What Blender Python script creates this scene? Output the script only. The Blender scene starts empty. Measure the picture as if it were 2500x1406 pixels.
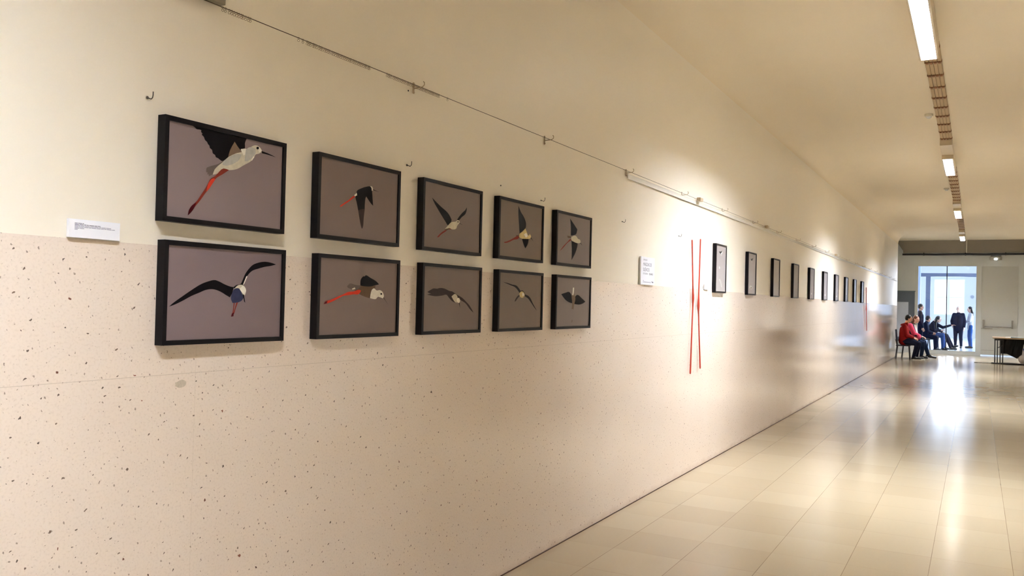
import bpy, bmesh, math, random
from mathutils import Vector, Matrix
random.seed(7)
S = bpy.context.scene
COL = S.collection
PI = math.pi

# ------------------------------------------------------------ camera
CAMX, YAW, PITCH, ROLL = 2.24940520, 0.497367094, 0.0145738315, 0.0246223197
fw = Vector((-math.sin(YAW)*math.cos(PITCH), math.cos(YAW)*math.cos(PITCH), math.sin(PITCH)))
r0 = Vector((math.cos(YAW), math.sin(YAW), 0)); u0 = r0.cross(fw)
c, s = math.cos(ROLL), math.sin(ROLL)
rr = c*r0 + s*u0; uu = -s*r0 + c*u0
cd = bpy.data.cameras.new('camera'); cam = bpy.data.objects.new('camera', cd); COL.objects.link(cam)
cd.sensor_width = 36; cd.lens = 2088.86/2500*36; cd.clip_end = 200; cd.clip_start = .05
M = Matrix((rr, uu, -fw)).transposed().to_4x4(); M.translation = Vector((CAMX, 0, 1.5))
cam.matrix_world = M
S.camera = cam

# ------------------------------------------------------------ world, exposure, daylight
S.view_settings.view_transform = 'Standard'; S.view_settings.look = 'None'
S.view_settings.gamma = 1; S.view_settings.use_curve_mapping = False
S.view_settings.exposure = 1.58
W = bpy.data.worlds.new('sky'); S.world = W; W.use_nodes = True
W.node_tree.nodes['Background'].inputs[0].default_value = (.80, .90, 1.0, 1)
W.node_tree.nodes['Background'].inputs[1].default_value = 1.2
LAMP_COL = (.76, .83, .98); LAMP_STR = 395.0
def area(name, loc, d, sx, sy, power, col, spread=180):
    l = bpy.data.lights.new(name, 'AREA'); l.shape = 'RECTANGLE'; l.size = sx; l.size_y = sy
    l.energy = power; l.color = col; l.spread = math.radians(spread)
    o = bpy.data.objects.new(name, l); COL.objects.link(o); o.location = loc
    o.rotation_euler = Vector(d).to_track_quat('-Z', 'Y').to_euler()
    return o
BLUE = (.76, .86, 1.0)
area('hall_window_daylight', (1.0, 55.9, 2.4), (0, -1, 0), 3.0, 2.4, 150, BLUE)
area('hall_side_daylight', (6.4, 43.0, 2.4), (-1, 0, 0), 12, 2.4, 420, BLUE)

# ------------------------------------------------------------ helpers
def lin(c):
    return tuple((x/255/12.92 if x/255 <= .04045 else ((x/255+.055)/1.055)**2.4) for x in c) + (1,)
MATS = {}
def mat(name, rgb, rough=.5, metal=0, spec=.5, noise=.04, nscale=20, emit=None, estr=0):
    if name in MATS: return MATS[name]
    m = bpy.data.materials.new(name); m.use_nodes = True; nt = m.node_tree; b = nt.nodes['Principled BSDF']
    b.inputs['Roughness'].default_value = rough; b.inputs['Metallic'].default_value = metal
    b.inputs['Specular IOR Level'].default_value = spec
    col = lin(rgb)
    if noise:
        tc = nt.nodes.new('ShaderNodeTexCoord'); n = nt.nodes.new('ShaderNodeTexNoise'); n.inputs['Scale'].default_value = nscale
        mr = nt.nodes.new('ShaderNodeMix'); mr.data_type = 'RGBA'
        mr.inputs[6].default_value = tuple(x*(1-noise) for x in col[:3])+(1,)
        mr.inputs[7].default_value = tuple(min(1, x*(1+noise)) for x in col[:3])+(1,)
        nt.links.new(tc.outputs['Object'], n.inputs['Vector']); nt.links.new(n.outputs['Fac'], mr.inputs[0])
        nt.links.new(mr.outputs[2], b.inputs['Base Color'])
    else: b.inputs['Base Color'].default_value = col
    if emit:
        b.inputs['Emission Color'].default_value = tuple(emit)+(1,); b.inputs['Emission Strength'].default_value = estr
    MATS[name] = m; return m

def mesh_obj(name, bm, m, parent=None, smooth=False, mats=None):
    me = bpy.data.meshes.new(name); bm.to_mesh(me); bm.free()
    for x in (mats or [m]): me.materials.append(x)
    if smooth:
        for p in me.polygons: p.use_smooth = True
    o = bpy.data.objects.new(name, me); COL.objects.link(o)
    if parent: o.parent = parent; o.location = -Vector(parent.location) if False else (0,0,0)
    return o
def thing(name, label, cat, loc=(0,0,0), group=None):
    o = bpy.data.objects.new(name, None); COL.objects.link(o); o.location = loc
    o.empty_display_size = .1
    o['label'] = label; o['category'] = cat
    if group: o['group'] = group
    return o
def tag(o, label, cat, group=None):
    o['label'] = label; o['category'] = cat
    if group: o['group'] = group
    return o
def struct(name, bm, m, parent=None, smooth=False):
    o = mesh_obj(name, bm, m, parent, smooth)
    if not parent: o['kind'] = 'structure'
    return o
def box(bm, x0, x1, y0, y1, z0, z1, bev=0, mi=0):
    r = bmesh.ops.create_cube(bm, size=1)
    vs = r['verts']
    for v in vs:
        v.co = Vector((x0+(v.co.x+.5)*(x1-x0), y0+(v.co.y+.5)*(y1-y0), z0+(v.co.z+.5)*(z1-z0)))
    fs = {f for v in vs for f in v.link_faces}
    for f in fs: f.material_index = mi
    if bev:
        es = list({e for v in vs for e in v.link_edges})
        bmesh.ops.bevel(bm, geom=es, offset=bev, segments=2, affect='EDGES', profile=.5)
def BX(*a, **k):
    bm = bmesh.new(); box(bm, *a, **k); return bm
def frame_of(d):
    d = Vector(d).normalized(); a = Vector((0,0,1)) if abs(d.z) < .9 else Vector((1,0,0))
    x = d.cross(a).normalized(); y = d.cross(x).normalized(); return x, y, d
def tube(bm, pts, r, n=8, closed=False, radii=None):
    pts = [Vector(p) for p in pts]; rings = []; N = len(pts)
    px = None
    for i, p in enumerate(pts):
        if closed: d = pts[(i+1) % N]-pts[i-1]
        else: d = pts[min(i+1, N-1)]-pts[max(i-1, 0)]
        x, y, d = frame_of(d)
        if px is not None:
            x = (px - d*px.dot(d)).normalized(); y = d.cross(x)
        px = x
        ra = radii[i] if radii else r
        rings.append([bm.verts.new(p + x*ra*math.cos(2*PI*k/n) + y*ra*math.sin(2*PI*k/n)) for k in range(n)])
    m = N if closed else N-1
    for i in range(m):
        a, b = rings[i], rings[(i+1) % N]
        for k in range(n): bm.faces.new((a[k], a[(k+1) % n], b[(k+1) % n], b[k]))
    if not closed:
        bm.faces.new(rings[0][::-1]); bm.faces.new(rings[-1])
    bmesh.ops.recalc_face_normals(bm, faces=bm.faces[:])
def ball(bm, c, r, seg=14):
    rx = r if hasattr(r, '__len__') else (r, r, r)
    q = bmesh.ops.create_uvsphere(bm, u_segments=seg, v_segments=max(6, seg//2+1), radius=1)
    for v in q['verts']: v.co = Vector((c[0]+v.co.x*rx[0], c[1]+v.co.y*rx[1], c[2]+v.co.z*rx[2]))
def caps(bm, a, b, ra, rb, n=14):
    a = Vector(a); b = Vector(b)
    tube(bm, [a, b], 0, n, radii=[ra, rb]); ball(bm, a, ra, n); ball(bm, b, rb, n)

def nodes_new(name):
    m = bpy.data.materials.new(name); m.use_nodes = True
    return m, m.node_tree, m.node_tree.nodes['Principled BSDF']
def math_(nt, op, a, b=None, clamp=False):
    n = nt.nodes.new('ShaderNodeMath'); n.operation = op; n.use_clamp = clamp
    for i, v in enumerate((a, b)):
        if v is None: continue
        if hasattr(v, 'default_value') or hasattr(v, 'is_output'): nt.links.new(v, n.inputs[i])
        else: n.inputs[i].default_value = v
    return n.outputs[0]
def mixc(nt, f, a, b):
    n = nt.nodes.new('ShaderNodeMix'); n.data_type = 'RGBA'
    for i, v in ((0, f), (6, a), (7, b)):
        if hasattr(v, 'is_output'): nt.links.new(v, n.inputs[i])
        else: n.inputs[i].default_value = v
    return n.outputs[2]

# ------------------------------------------------------------ surface materials
def paint(name, rgb, rough):
    m, nt, b = nodes_new(name)
    tc = nt.nodes.new('ShaderNodeTexCoord')
    n1 = nt.nodes.new('ShaderNodeTexNoise'); n1.inputs['Scale'].default_value = 1.3; n1.inputs['Detail'].default_value = 5
    n2 = nt.nodes.new('ShaderNodeTexNoise'); n2.inputs['Scale'].default_value = 260
    nt.links.new(tc.outputs['Object'], n1.inputs['Vector']); nt.links.new(tc.outputs['Object'], n2.inputs['Vector'])
    col = lin(rgb)
    nt.links.new(mixc(nt, n1.outputs['Fac'], tuple(x*.97 for x in col[:3])+(1,), tuple(min(1, x*1.02) for x in col[:3])+(1,)), b.inputs['Base Color'])
    b.inputs['Roughness'].default_value = rough; b.inputs['Specular IOR Level'].default_value = .5
    bp = nt.nodes.new('ShaderNodeBump'); bp.inputs['Strength'].default_value = .04; bp.inputs['Distance'].default_value = .002
    nt.links.new(n2.outputs['Fac'], bp.inputs['Height']); nt.links.new(bp.outputs[0], b.inputs['Normal'])
    return m
WALLC = (238, 229, 210)
m_paint = paint('cream_gloss_paint', WALLC, .36)
m_ceil = paint('cream_ceiling_paint', (238, 226, 202), .85)

def chips(nt, vec, scale, thr, size, stretch, seed):
    """terrazzo chips: returns mask 0..1 and random value"""
    mp = nt.nodes.new('ShaderNodeMapping'); mp.inputs['Location'].default_value = (seed*3.1, seed*1.7, seed)
    mp.inputs['Rotation'].default_value = (0, 0, seed); nt.links.new(vec, mp.inputs['Vector'])
    nz = nt.nodes.new('ShaderNodeTexNoise'); nz.inputs['Scale'].default_value = scale*3.0
    nt.links.new(mp.outputs[0], nz.inputs['Vector'])
    wob = nt.nodes.new('ShaderNodeVectorMath'); wob.operation = 'MULTIPLY_ADD'
    nt.links.new(nz.outputs['Color'], wob.inputs[0]); wob.inputs[1].default_value = (.38/scale,)*3
    nt.links.new(mp.outputs[0], wob.inputs[2])
    v = nt.nodes.new('ShaderNodeTexVoronoi'); v.feature = 'F1'; v.voronoi_dimensions = '2D'; v.inputs['Scale'].default_value = scale
    st = nt.nodes.new('ShaderNodeVectorMath'); st.operation = 'MULTIPLY'; st.inputs[1].default_value = (1, stretch, 1)
    nt.links.new(wob.outputs[0], st.inputs[0]); nt.links.new(st.outputs[0], v.inputs['Vector'])
    sep = nt.nodes.new('ShaderNodeSeparateColor'); nt.links.new(v.outputs['Color'], sep.inputs[0])
    sel = math_(nt, 'GREATER_THAN', sep.outputs[0], thr)
    rad = math_(nt, 'MULTIPLY', math_(nt, 'ADD', math_(nt, 'POWER', sep.outputs[1], 2.0), .35), size)
    inside = math_(nt, 'SUBTRACT', rad, v.outputs['Distance'])
    inside = math_(nt, 'MULTIPLY', inside, 70, True)
    return math_(nt, 'MULTIPLY', sel, inside), sep.outputs[2]

def terrazzo():
    m, nt, b = nodes_new('cream_terrazzo_cladding')
    tc = nt.nodes.new('ShaderNodeTexCoord'); P = tc.outputs['Object']
    s0 = nt.nodes.new('ShaderNodeSeparateXYZ'); nt.links.new(P, s0.inputs[0]); flat = nt.nodes.new('ShaderNodeCombineXYZ')
    nt.links.new(s0.outputs[1], flat.inputs[0]); nt.links.new(s0.outputs[2], flat.inputs[1]); P2 = flat.outputs[0]
    n1 = nt.nodes.new('ShaderNodeTexNoise'); n1.inputs['Scale'].default_value = 2.2; n1.inputs['Detail'].default_value = 6
    nt.links.new(P2, n1.inputs['Vector'])
    col = mixc(nt, n1.outputs['Fac'], lin((225, 208, 190)), lin((233, 218, 202)))
    n2 = nt.nodes.new('ShaderNodeTexNoise'); n2.inputs['Scale'].default_value = 130; n2.inputs['Detail'].default_value = 3
    nt.links.new(P2, n2.inputs['Vector'])
    col = mixc(nt, math_(nt, 'MULTIPLY', math_(nt, 'SUBTRACT', n2.outputs['Fac'], .5, True), 1.2), col, lin((196, 176, 156)))
    for sc, thr, sz, stt, seed, c1, c2, op in (
        (85, .55, .13, .7, 1.3, (188, 168, 148), (200, 182, 162), .45),
        (46, .50, .090, .62, 2.7, (146, 124, 104), (108, 88, 72), .72),
        (31, .50, .072, .58, 4.1, (104, 80, 62), (62, 48, 40), .9),
        (18, .82, .052, .62, 5.9, (48, 36, 32), (150, 84, 58), .95)):
        mk, rnd = chips(nt, P2, sc, thr, sz, stt, seed)
        cc = mixc(nt, rnd, lin(c1), lin(c2))
        col = mixc(nt, math_(nt, 'MULTIPLY', mk, op), col, cc)
    # panel joints: one long horizontal joint, vertical joints every 1.9 m
    sp = nt.nodes.new('ShaderNodeSeparateXYZ'); nt.links.new(P, sp.inputs[0])
    hz = math_(nt, 'LESS_THAN', math_(nt, 'ABSOLUTE', math_(nt, 'SUBTRACT', sp.outputs[2], 1.238)), .0010)
    vy = math_(nt, 'MODULO', math_(nt, 'ADD', sp.outputs[1], 20.62), 2.7)
    vt = math_(nt, 'LESS_THAN', math_(nt, 'ABSOLUTE', math_(nt, 'SUBTRACT', vy, 1.0)), .0009)
    col = mixc(nt, math_(nt, 'MULTIPLY', math_(nt, 'MAXIMUM', hz, math_(nt, 'MULTIPLY', vt, .5)), .34), col, lin((150, 128, 104)))
    # dirt worn into the foot of the wall
    nd = nt.nodes.new('ShaderNodeTexNoise'); nd.inputs['Scale'].default_value = 5; nd.inputs['Detail'].default_value = 6
    nt.links.new(P2, nd.inputs['Vector'])
    dz = math_(nt, 'SUBTRACT', math_(nt, 'MULTIPLY', nd.outputs['Fac'], .10), sp.outputs[2])
    col = mixc(nt, math_(nt, 'MULTIPLY', math_(nt, 'MULTIPLY', dz, 12, True), .45), col, lin((160, 122, 92)))
    nt.links.new(col, b.inputs['Base Color'])
    rn = nt.nodes.new('ShaderNodeTexNoise'); rn.inputs['Scale'].default_value = 1.4; nt.links.new(P2, rn.inputs['Vector'])
    nt.links.new(math_(nt, 'ADD', math_(nt, 'MULTIPLY', rn.outputs['Fac'], .06), .05), b.inputs['Roughness'])
    return m
m_terr = terrazzo()

def floor_mat():
    m, nt, b = nodes_new('polished_terrazzo_tiles')
    tc = nt.nodes.new('ShaderNodeTexCoord'); P = tc.outputs['Object']
    sp = nt.nodes.new('ShaderNodeSeparateXYZ'); nt.links.new(P, sp.inputs[0])
    u = math_(nt, 'DIVIDE', math_(nt, 'ADD', sp.outputs[0], 50*.4285-.3175), .4285)
    v = math_(nt, 'DIVIDE', math_(nt, 'ADD', sp.outputs[1], 100*.445-.045), .445)
    # per tile random tone
    cmb = nt.nodes.new('ShaderNodeCombineXYZ')
    nt.links.new(math_(nt, 'FLOOR', u), cmb.inputs[0]); nt.links.new(math_(nt, 'FLOOR', v), cmb.inputs[1])
    wn = nt.nodes.new('ShaderNodeTexWhiteNoise'); wn.noise_dimensions = '2D'; nt.links.new(cmb.outputs[0], wn.inputs['Vector'])
    base = mixc(nt, wn.outputs['Value'], lin((180, 163, 134)), lin((189, 173, 144)))
    n1 = nt.nodes.new('ShaderNodeTexNoise'); n1.inputs['Scale'].default_value = 1.1; n1.inputs['Detail'].default_value = 6
    nt.links.new(P, n1.inputs['Vector'])
    base = mixc(nt, math_(nt, 'MULTIPLY', n1.outputs['Fac'], .35), base, lin((180, 160, 130)))
    mk, rnd = chips(nt, P, 34, .8, .09, .8, 3.3)
    base = mixc(nt, math_(nt, 'MULTIPLY', mk, .35), base, lin((170, 148, 120)))
    # joints: strong along the corridor, faint and broken across it
    nb = nt.nodes.new('ShaderNodeTexNoise'); nb.inputs['Scale'].default_value = 2.5; nb.inputs['Detail'].default_value = 4
    nt.links.new(P, nb.inputs['Vector'])
    fu = math_(nt, 'ABSOLUTE', math_(nt, 'SUBTRACT', math_(nt, 'FRACT', math_(nt, 'ADD', u, .5)), .5))
    fv = math_(nt, 'ABSOLUTE', math_(nt, 'SUBTRACT', math_(nt, 'FRACT', math_(nt, 'ADD', v, .5)), .5))
    ju = math_(nt, 'MULTIPLY', math_(nt, 'LESS_THAN', fu, .0042), math_(nt, 'ADD', math_(nt, 'MULTIPLY', nb.outputs['Fac'], .9), .25, True))
    jv = math_(nt, 'MULTIPLY', math_(nt, 'LESS_THAN', fv, .0050), math_(nt, 'SUBTRACT', math_(nt, 'MULTIPLY', nb.outputs['Fac'], 1.5), .45, True))
    j = math_(nt, 'MAXIMUM', math_(nt, 'MULTIPLY', ju, .85), math_(nt, 'MULTIPLY', jv, .7))
    col = mixc(nt, j, base, lin((112, 84, 62)))
    # dirt collected along the foot of the left wall
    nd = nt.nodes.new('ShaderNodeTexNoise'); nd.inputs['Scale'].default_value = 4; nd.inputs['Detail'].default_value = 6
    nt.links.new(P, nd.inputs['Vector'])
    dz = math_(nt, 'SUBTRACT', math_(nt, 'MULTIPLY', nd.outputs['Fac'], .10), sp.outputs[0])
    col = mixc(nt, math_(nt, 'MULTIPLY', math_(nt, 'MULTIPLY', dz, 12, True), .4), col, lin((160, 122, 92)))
    nt.links.new(col, b.inputs['Base Color'])
    rn = nt.nodes.new('ShaderNodeTexNoise'); rn.inputs['Scale'].default_value = 3; rn.inputs['Detail'].default_value = 5; nt.links.new(P, rn.inputs['Vector'])
    nt.links.new(math_(nt, 'ADD', math_(nt, 'MULTIPLY', rn.outputs['Fac'], .04), .14), b.inputs['Roughness'])
    b.inputs['Specular IOR Level'].default_value = .32
    bn = nt.nodes.new('ShaderNodeTexNoise'); bn.inputs['Scale'].default_value = 1.8; nt.links.new(P, bn.inputs['Vector'])
    hh = math_(nt, 'ADD', math_(nt, 'MULTIPLY', bn.outputs['Fac'], .6), math_(nt, 'MULTIPLY', wn.outputs['Value'], .12))
    bp = nt.nodes.new('ShaderNodeBump'); bp.inputs['Strength'].default_value = .05; bp.inputs['Distance'].default_value = .003
    nt.links.new(hh, bp.inputs['Height']); nt.links.new(bp.outputs[0], b.inputs['Normal'])
    return m
m_floor = floor_mat()
m_far = mat('greenish_white_paint', (202, 203, 197), .5, nscale=2)
m_hall = mat('hall_white_paint', (225, 228, 232), .6, nscale=2)
m_hfloor = mat('hall_pale_floor', (200, 205, 212), .18, nscale=3)
m_beam = mat('taupe_soffit_paint', (138, 128, 112), .6, nscale=3)
m_black = mat('black_wood_frame', (12, 9, 12), .42, nscale=60, spec=.15)
m_dark = mat('dark_metal', (26, 24, 28), .4)
m_steel = mat('brushed_steel', (150, 145, 135), .35, metal=.8)
m_cream = mat('cream_enamel', (222, 214, 192), .35)
m_white = mat('white_board', (240, 240, 244), .5, noise=.01)
m_edge = mat('grey_card_edge', (150, 140, 132), .7)
m_ink = mat('grey_ink', (92, 92, 104), .6, noise=0)
m_ink2 = mat('dark_ink', (58, 58, 66), .6, noise=0)
m_red = mat('red_lacquered_wood', (196, 66, 48), .35, nscale=40)

# ------------------------------------------------------------ the shell
Y0, YW, FY, CZ, RX = -6.0, 30.3, 33.5, 3.97, 4.0
DADO = 1.645
struct('floor', BX(-.3, RX, Y0, FY+.12, -.1, 0), m_floor)
struct('ceiling', BX(-.4, RX+.1, Y0, FY, CZ, CZ+.12), m_ceil)
bm = bmesh.new(); box(bm, -.25, -.004, Y0, YW, 0, CZ)
struct('wall_left', bm, m_paint)
struct('trim_1', BX(-.004, 0, Y0, YW, .006, DADO), m_terr)          # polished cladding of the lower wall
struct('trim_2', BX(0, .004, Y0, YW, 0, .005), mat('dark_joint', (78, 52, 36), .8))   # dirty joint at the foot of the wall
bm = bmesh.new()                                                     # small cove between wall and ceiling
pr = [(-.0035+.34*(1-math.cos(q_)), CZ-.34+.3395*math.sin(q_)) for q_ in [PI/2*k/24 for k in range(25)]]
A = [bm.verts.new((x, Y0, z)) for x, z in pr]; B = [bm.verts.new((x, YW, z)) for x, z in pr]
for k in range(24): bm.faces.new((A[k], A[k+1], B[k+1], B[k]))
bm.normal_update()
if bm.faces[:][0].normal.x < 0:
    for f_ in bm.faces: f_.normal_flip()
struct('trim_3', bm, m_ceil, smooth=True)
struct('wall_recess', BX(-.42, -.3, YW-.1, FY+.1, 0, CZ), m_far)
bm = bmesh.new(); box(bm, -.25, RX+.2, Y0-.12, Y0, 0, CZ); struct('wall_back', bm, m_paint)
bm = bmesh.new(); box(bm, RX, RX+.2, Y0-.12, FY+.1, 0, CZ); struct('wall_right', bm, m_paint)

# far wall with the glazed double door and the closed fire door
GX0, GX1, GZ0, GZ1 = .40, 2.27, .10, 3.09
DX0, DX1, DZ1 = 2.40, 3.49, 3.06
bm = bmesh.new()
box(bm, -.3, .30, FY, FY+.14, 0, CZ); box(bm, .30, GX1+.06, FY, FY+.14, GZ1+.10, CZ); box(bm, GX1+.06, DX1+.02, FY, FY+.14, DZ1+.10, CZ)
box(bm, GX1+.06, DX0-.02, FY, FY+.14, 0, DZ1+.1); box(bm, DX1+.02, RX, FY, FY+.14, 0, CZ)
struct('wall_far', bm, m_far)
struct('trim_4', BX(-.06, RX, FY-.16, FY, 3.53, CZ), m_beam)        # boxed soffit above the doors
bm = bmesh.new(); box(bm, -.3, -.06, FY-.16, FY, 3.86, CZ)
vs = [bm.verts.new(v) for v in ((-.3, FY-.1, 3.97), (-.06, FY-.1, 3.60), (-.06, FY-.1, 3.97), (-.3, FY, 3.97), (-.06, FY, 3.60), (-.06, FY, 3.97))]
for f in ((0, 1, 2), (3, 5, 4), (0, 3, 4, 1), (1, 4, 5, 2), (0, 2, 5, 3)): bm.faces.new([vs[i] for i in f])
struct('trim_5', bm, m_beam)
bm = bmesh.new(); tube(bm, [(-.08, FY-.2, 3.475)]+[(x*.5, FY-.2, 3.472+.006*math.sin(x*2.1)) for x in range(1, 8)]+[(4.0, FY-.2, 3.485)], .035, 10)
for x in (.6, 1.9, 3.1): box(bm, x-.015, x+.015, FY-.2, FY, 3.44, 3.53)
tag(mesh_obj('pipe', bm, m_dark, smooth=True), 'dark horizontal pipe running under the grey soffit above the doors', 'pipe')
bm = bmesh.new(); tube(bm, [(1.93, FY-.175, 3.53), (1.93, FY-.175, CZ)], .014, 8)
tag(mesh_obj('conduit', bm, m_cream), 'thin pale conduit standing upright on the soffit above the glass door', 'conduit')

# door_1: glazed double door
d1 = bpy.data.objects.new('door_1', None); COL.objects.link(d1); d1['kind'] = 'structure'
bm = bmesh.new()
box(bm, .30, GX0+.03, FY+.02, FY+.10, 0, GZ1-.02); box(bm, GX1-.03, GX1+.06, FY+.02, FY+.10, 0, GZ1-.02)
box(bm, .30, GX1+.06, FY+.02, FY+.10, GZ1-.02, GZ1+.10); box(bm, GX0+.03, GX1-.03, FY+.03, FY+.09, 0, GZ0+.03)
mesh_obj('door_frame', bm, m_far, d1)
g = bpy.data.materials.new('clear_glass'); g.use_nodes = True; nt = g.node_tree; nt.nodes.clear()
out = nt.nodes.new('ShaderNodeOutputMaterial'); mx = nt.nodes.new('ShaderNodeMixShader'); tr = nt.nodes.new('ShaderNodeBsdfTransparent')
gl = nt.nodes.new('ShaderNodeBsdfGlossy'); fr = nt.nodes.new('ShaderNodeFresnel'); gl.inputs['Roughness'].default_value = .02
tr.inputs[0].default_value = (.93, .96, 1, 1); fr.inputs[0].default_value = 1.45
nt.links.new(fr.outputs[0], mx.inputs[0]); nt.links.new(tr.outputs[0], mx.inputs[1]); nt.links.new(gl.outputs[0], mx.inputs[2]); nt.links.new(mx.outputs[0], out.inputs[0])
mesh_obj('glass_pane', BX(GX0+.03, 1.322, FY+.055, FY+.063, GZ0+.03, GZ1-.02), g, d1)
mesh_obj('glass_pane', BX(1.352, GX1-.03, FY+.055, FY+.063, GZ0+.03, GZ1-.02), g, d1)
mesh_obj('meeting_stile', BX(1.322, 1.352, FY+.035, FY+.085, GZ0+.03, GZ1-.02), m_dark, d1)
# door_2: closed fire door
d2 = bpy.data.objects.new('door_2', None); COL.objects.link(d2); d2['kind'] = 'structure'
m_door = mat('beige_door_enamel', (190, 189, 180), .45, nscale=2)
bm = bmesh.new(); box(bm, DX0-.0025, DX1+.0025, FY+.03, FY+.08, .04, DZ1+.0095); mesh_obj('door_leaf', bm, m_door, d2)
bm = bmesh.new(); box(bm, DX0-.02, DX0-.003, FY+.01, FY+.1, .0, DZ1+.1); box(bm, DX1+.003, DX1+.02, FY+.01, FY+.1, 0, DZ1+.1); box(bm, DX0, DX1, FY+.01, FY+.1, DZ1+.01, DZ1+.1)
mesh_obj('door_frame', bm, m_far, d2)
bm = bmesh.new(); box(bm, DX0+.01, DX0+.35, FY+.022, FY+.03, .925, .945); box(bm, DX0+.01, DX0+.4, FY+.022, FY+.03, .195, .205)
mesh_obj('door_strip', bm, m_steel, d2)
pb = mesh_obj('panic_bar', (lambda b: (tube(b, [(2.50, FY-.05, 1.0), (3.34, FY-.05, 1.0)], .02, 10), b)[1])(bmesh.new()), m_steel, d2, smooth=True)
for x in (2.48, 3.33):
    bm = bmesh.new(); box(bm, x-.03, x+.03, FY-.07, FY+.03, .96, 1.24, bev=.012); mesh_obj('bar_bracket', bm, m_steel, d2)

# emergency light and notice board on the far wall
t = thing('emergency_light', 'small boxy emergency light with a glowing lens above the closed door', 'emergency light', (2.815, FY, 3.35))
bm = bmesh.new(); box(bm, -.18, .18, -.09, 0, -.07, .05, bev=.01); mesh_obj('housing', bm, mat('grey_plastic', (150, 145, 130), .5), t)
bm = bmesh.new(); box(bm, -.16, .16, -.10, 0, .05, .085, bev=.01); mesh_obj('top_cover', bm, mat('grey_plastic_dark', (90, 85, 78), .5), t)
bm = bmesh.new(); ball(bm, (0, -.09, -.035), (.055, .03, .035)); mesh_obj('lens', bm, mat('lens_glow', (240, 245, 255), .2, noise=0, emit=(.9, .95, 1), estr=6), t, smooth=True)
t = thing('notice_board', 'dark grey board with a pale grey sheet, on the far wall behind the seated couple', 'notice board', (.04, FY-.002, 1.5))
mesh_obj('board', BX(-.30, .29, -.03, 0, -1.1, .68), mat('slate_grey_board', (78, 84, 92), .6), t)
mesh_obj('sheet', BX(-.27, .09, -.034, -.03, -.95, .29), mat('pale_grey_sheet', (176, 180, 188), .6), t)
mesh_obj('top_strip', BX(-.30, .31, -.05, 0, .66, .69), mat('strip_green', (70, 84, 82), .6), t)

# ------------------------------------------------------------ hall behind the glass door
HB = 55.5
struct('floor_hall', BX(-3, 7, FY+.12, HB+.3, -.1, 0), m_hfloor)
struct('ceiling_hall', BX(-3, 7, FY+.14, HB+.3, 4.35, 4.45), m_hall)
struct('wall_hall_left', BX(-3.1, -3, FY+.14, HB+.3, 0, 4.35), m_hall)
bm = bmesh.new(); box(bm, -3, -.3, FY+.1, FY+.2, 0, 4.35); box(bm, RX, 7, FY+.1, FY+.2, 0, 4.35); box(bm, -.3, RX, FY+.14, FY+.2, CZ, 4.35); struct('wall_hall_front', bm, m_hall)
bm = bmesh.new(); box(bm, 6.9, 7, FY+.14, 36.5, 0, 4.35); box(bm, 6.9, 7, 49.5, HB+.3, 0, 4.35); box(bm, 6.9, 7, 36.5, 49.5, 0, 1.0); box(bm, 6.9, 7, 36.5, 49.5, 3.8, 4.35)
struct('wall_hall_right', bm, m_hall)
WX0, WX1, WZ0, WZ1 = .10, 1.66, 1.30, 3.32
bm = bmesh.new(); box(bm, -3, WX0, HB, HB+.3, 0, 4.35); box(bm, WX1, 7, HB, HB+.3, 0, 4.35)
box(bm, WX0, WX1, HB, HB+.3, 0, WZ0); box(bm, WX0, WX1, HB, HB+.3, WZ1, 4.35); struct('wall_hall_back', bm, m_hall)
bm = bmesh.new()
for x0, x1 in ((WX0, WX0+.05), (.77, .90), (WX1-.05, WX1)): box(bm, x0, x1, HB+.08, HB+.16, WZ0, WZ1)
for z in (WZ0, 2.27, WZ1-.05): box(bm, WX0, WX1, HB+.085, HB+.155, z, z+.055)
struct('window_1', bm, m_white)
m_col = mat('blue_grey_column_paint', (84, 92, 114), .5)
struct('trim_6', BX(-1.2, 7, 50.5, 50.8, 3.32, 3.50), m_col)       # grey lintel and posts before the back wall
struct('trim_7', BX(-.12, .10, 50.5, 50.8, 0, 3.32), m_col)
struct('trim_8', BX(-.75, -.15, 46, 46.3, 0, 4.35), mat('pale_blue_column_paint', (160, 174, 204), .5))
bm = bmesh.new()
for x in (-.60, -.42, -.27): box(bm, x, x+.03, 45.9, 45.99, 0, 4.2)
tag(mesh_obj('drainpipe', bm, m_col), 'blue-grey upright pipes on the pale column inside the glass door', 'pipe')
bm = bmesh.new(); tube(bm, [(2.05, HB-.01, 2.35), (2.05, HB-.05, 2.35)], .09, 16); tag(mesh_obj('wall_dial', bm, mat('dial_grey', (170, 175, 185), .5)), 'small round grey dial on the white wall right of the hall window', 'dial')
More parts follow.
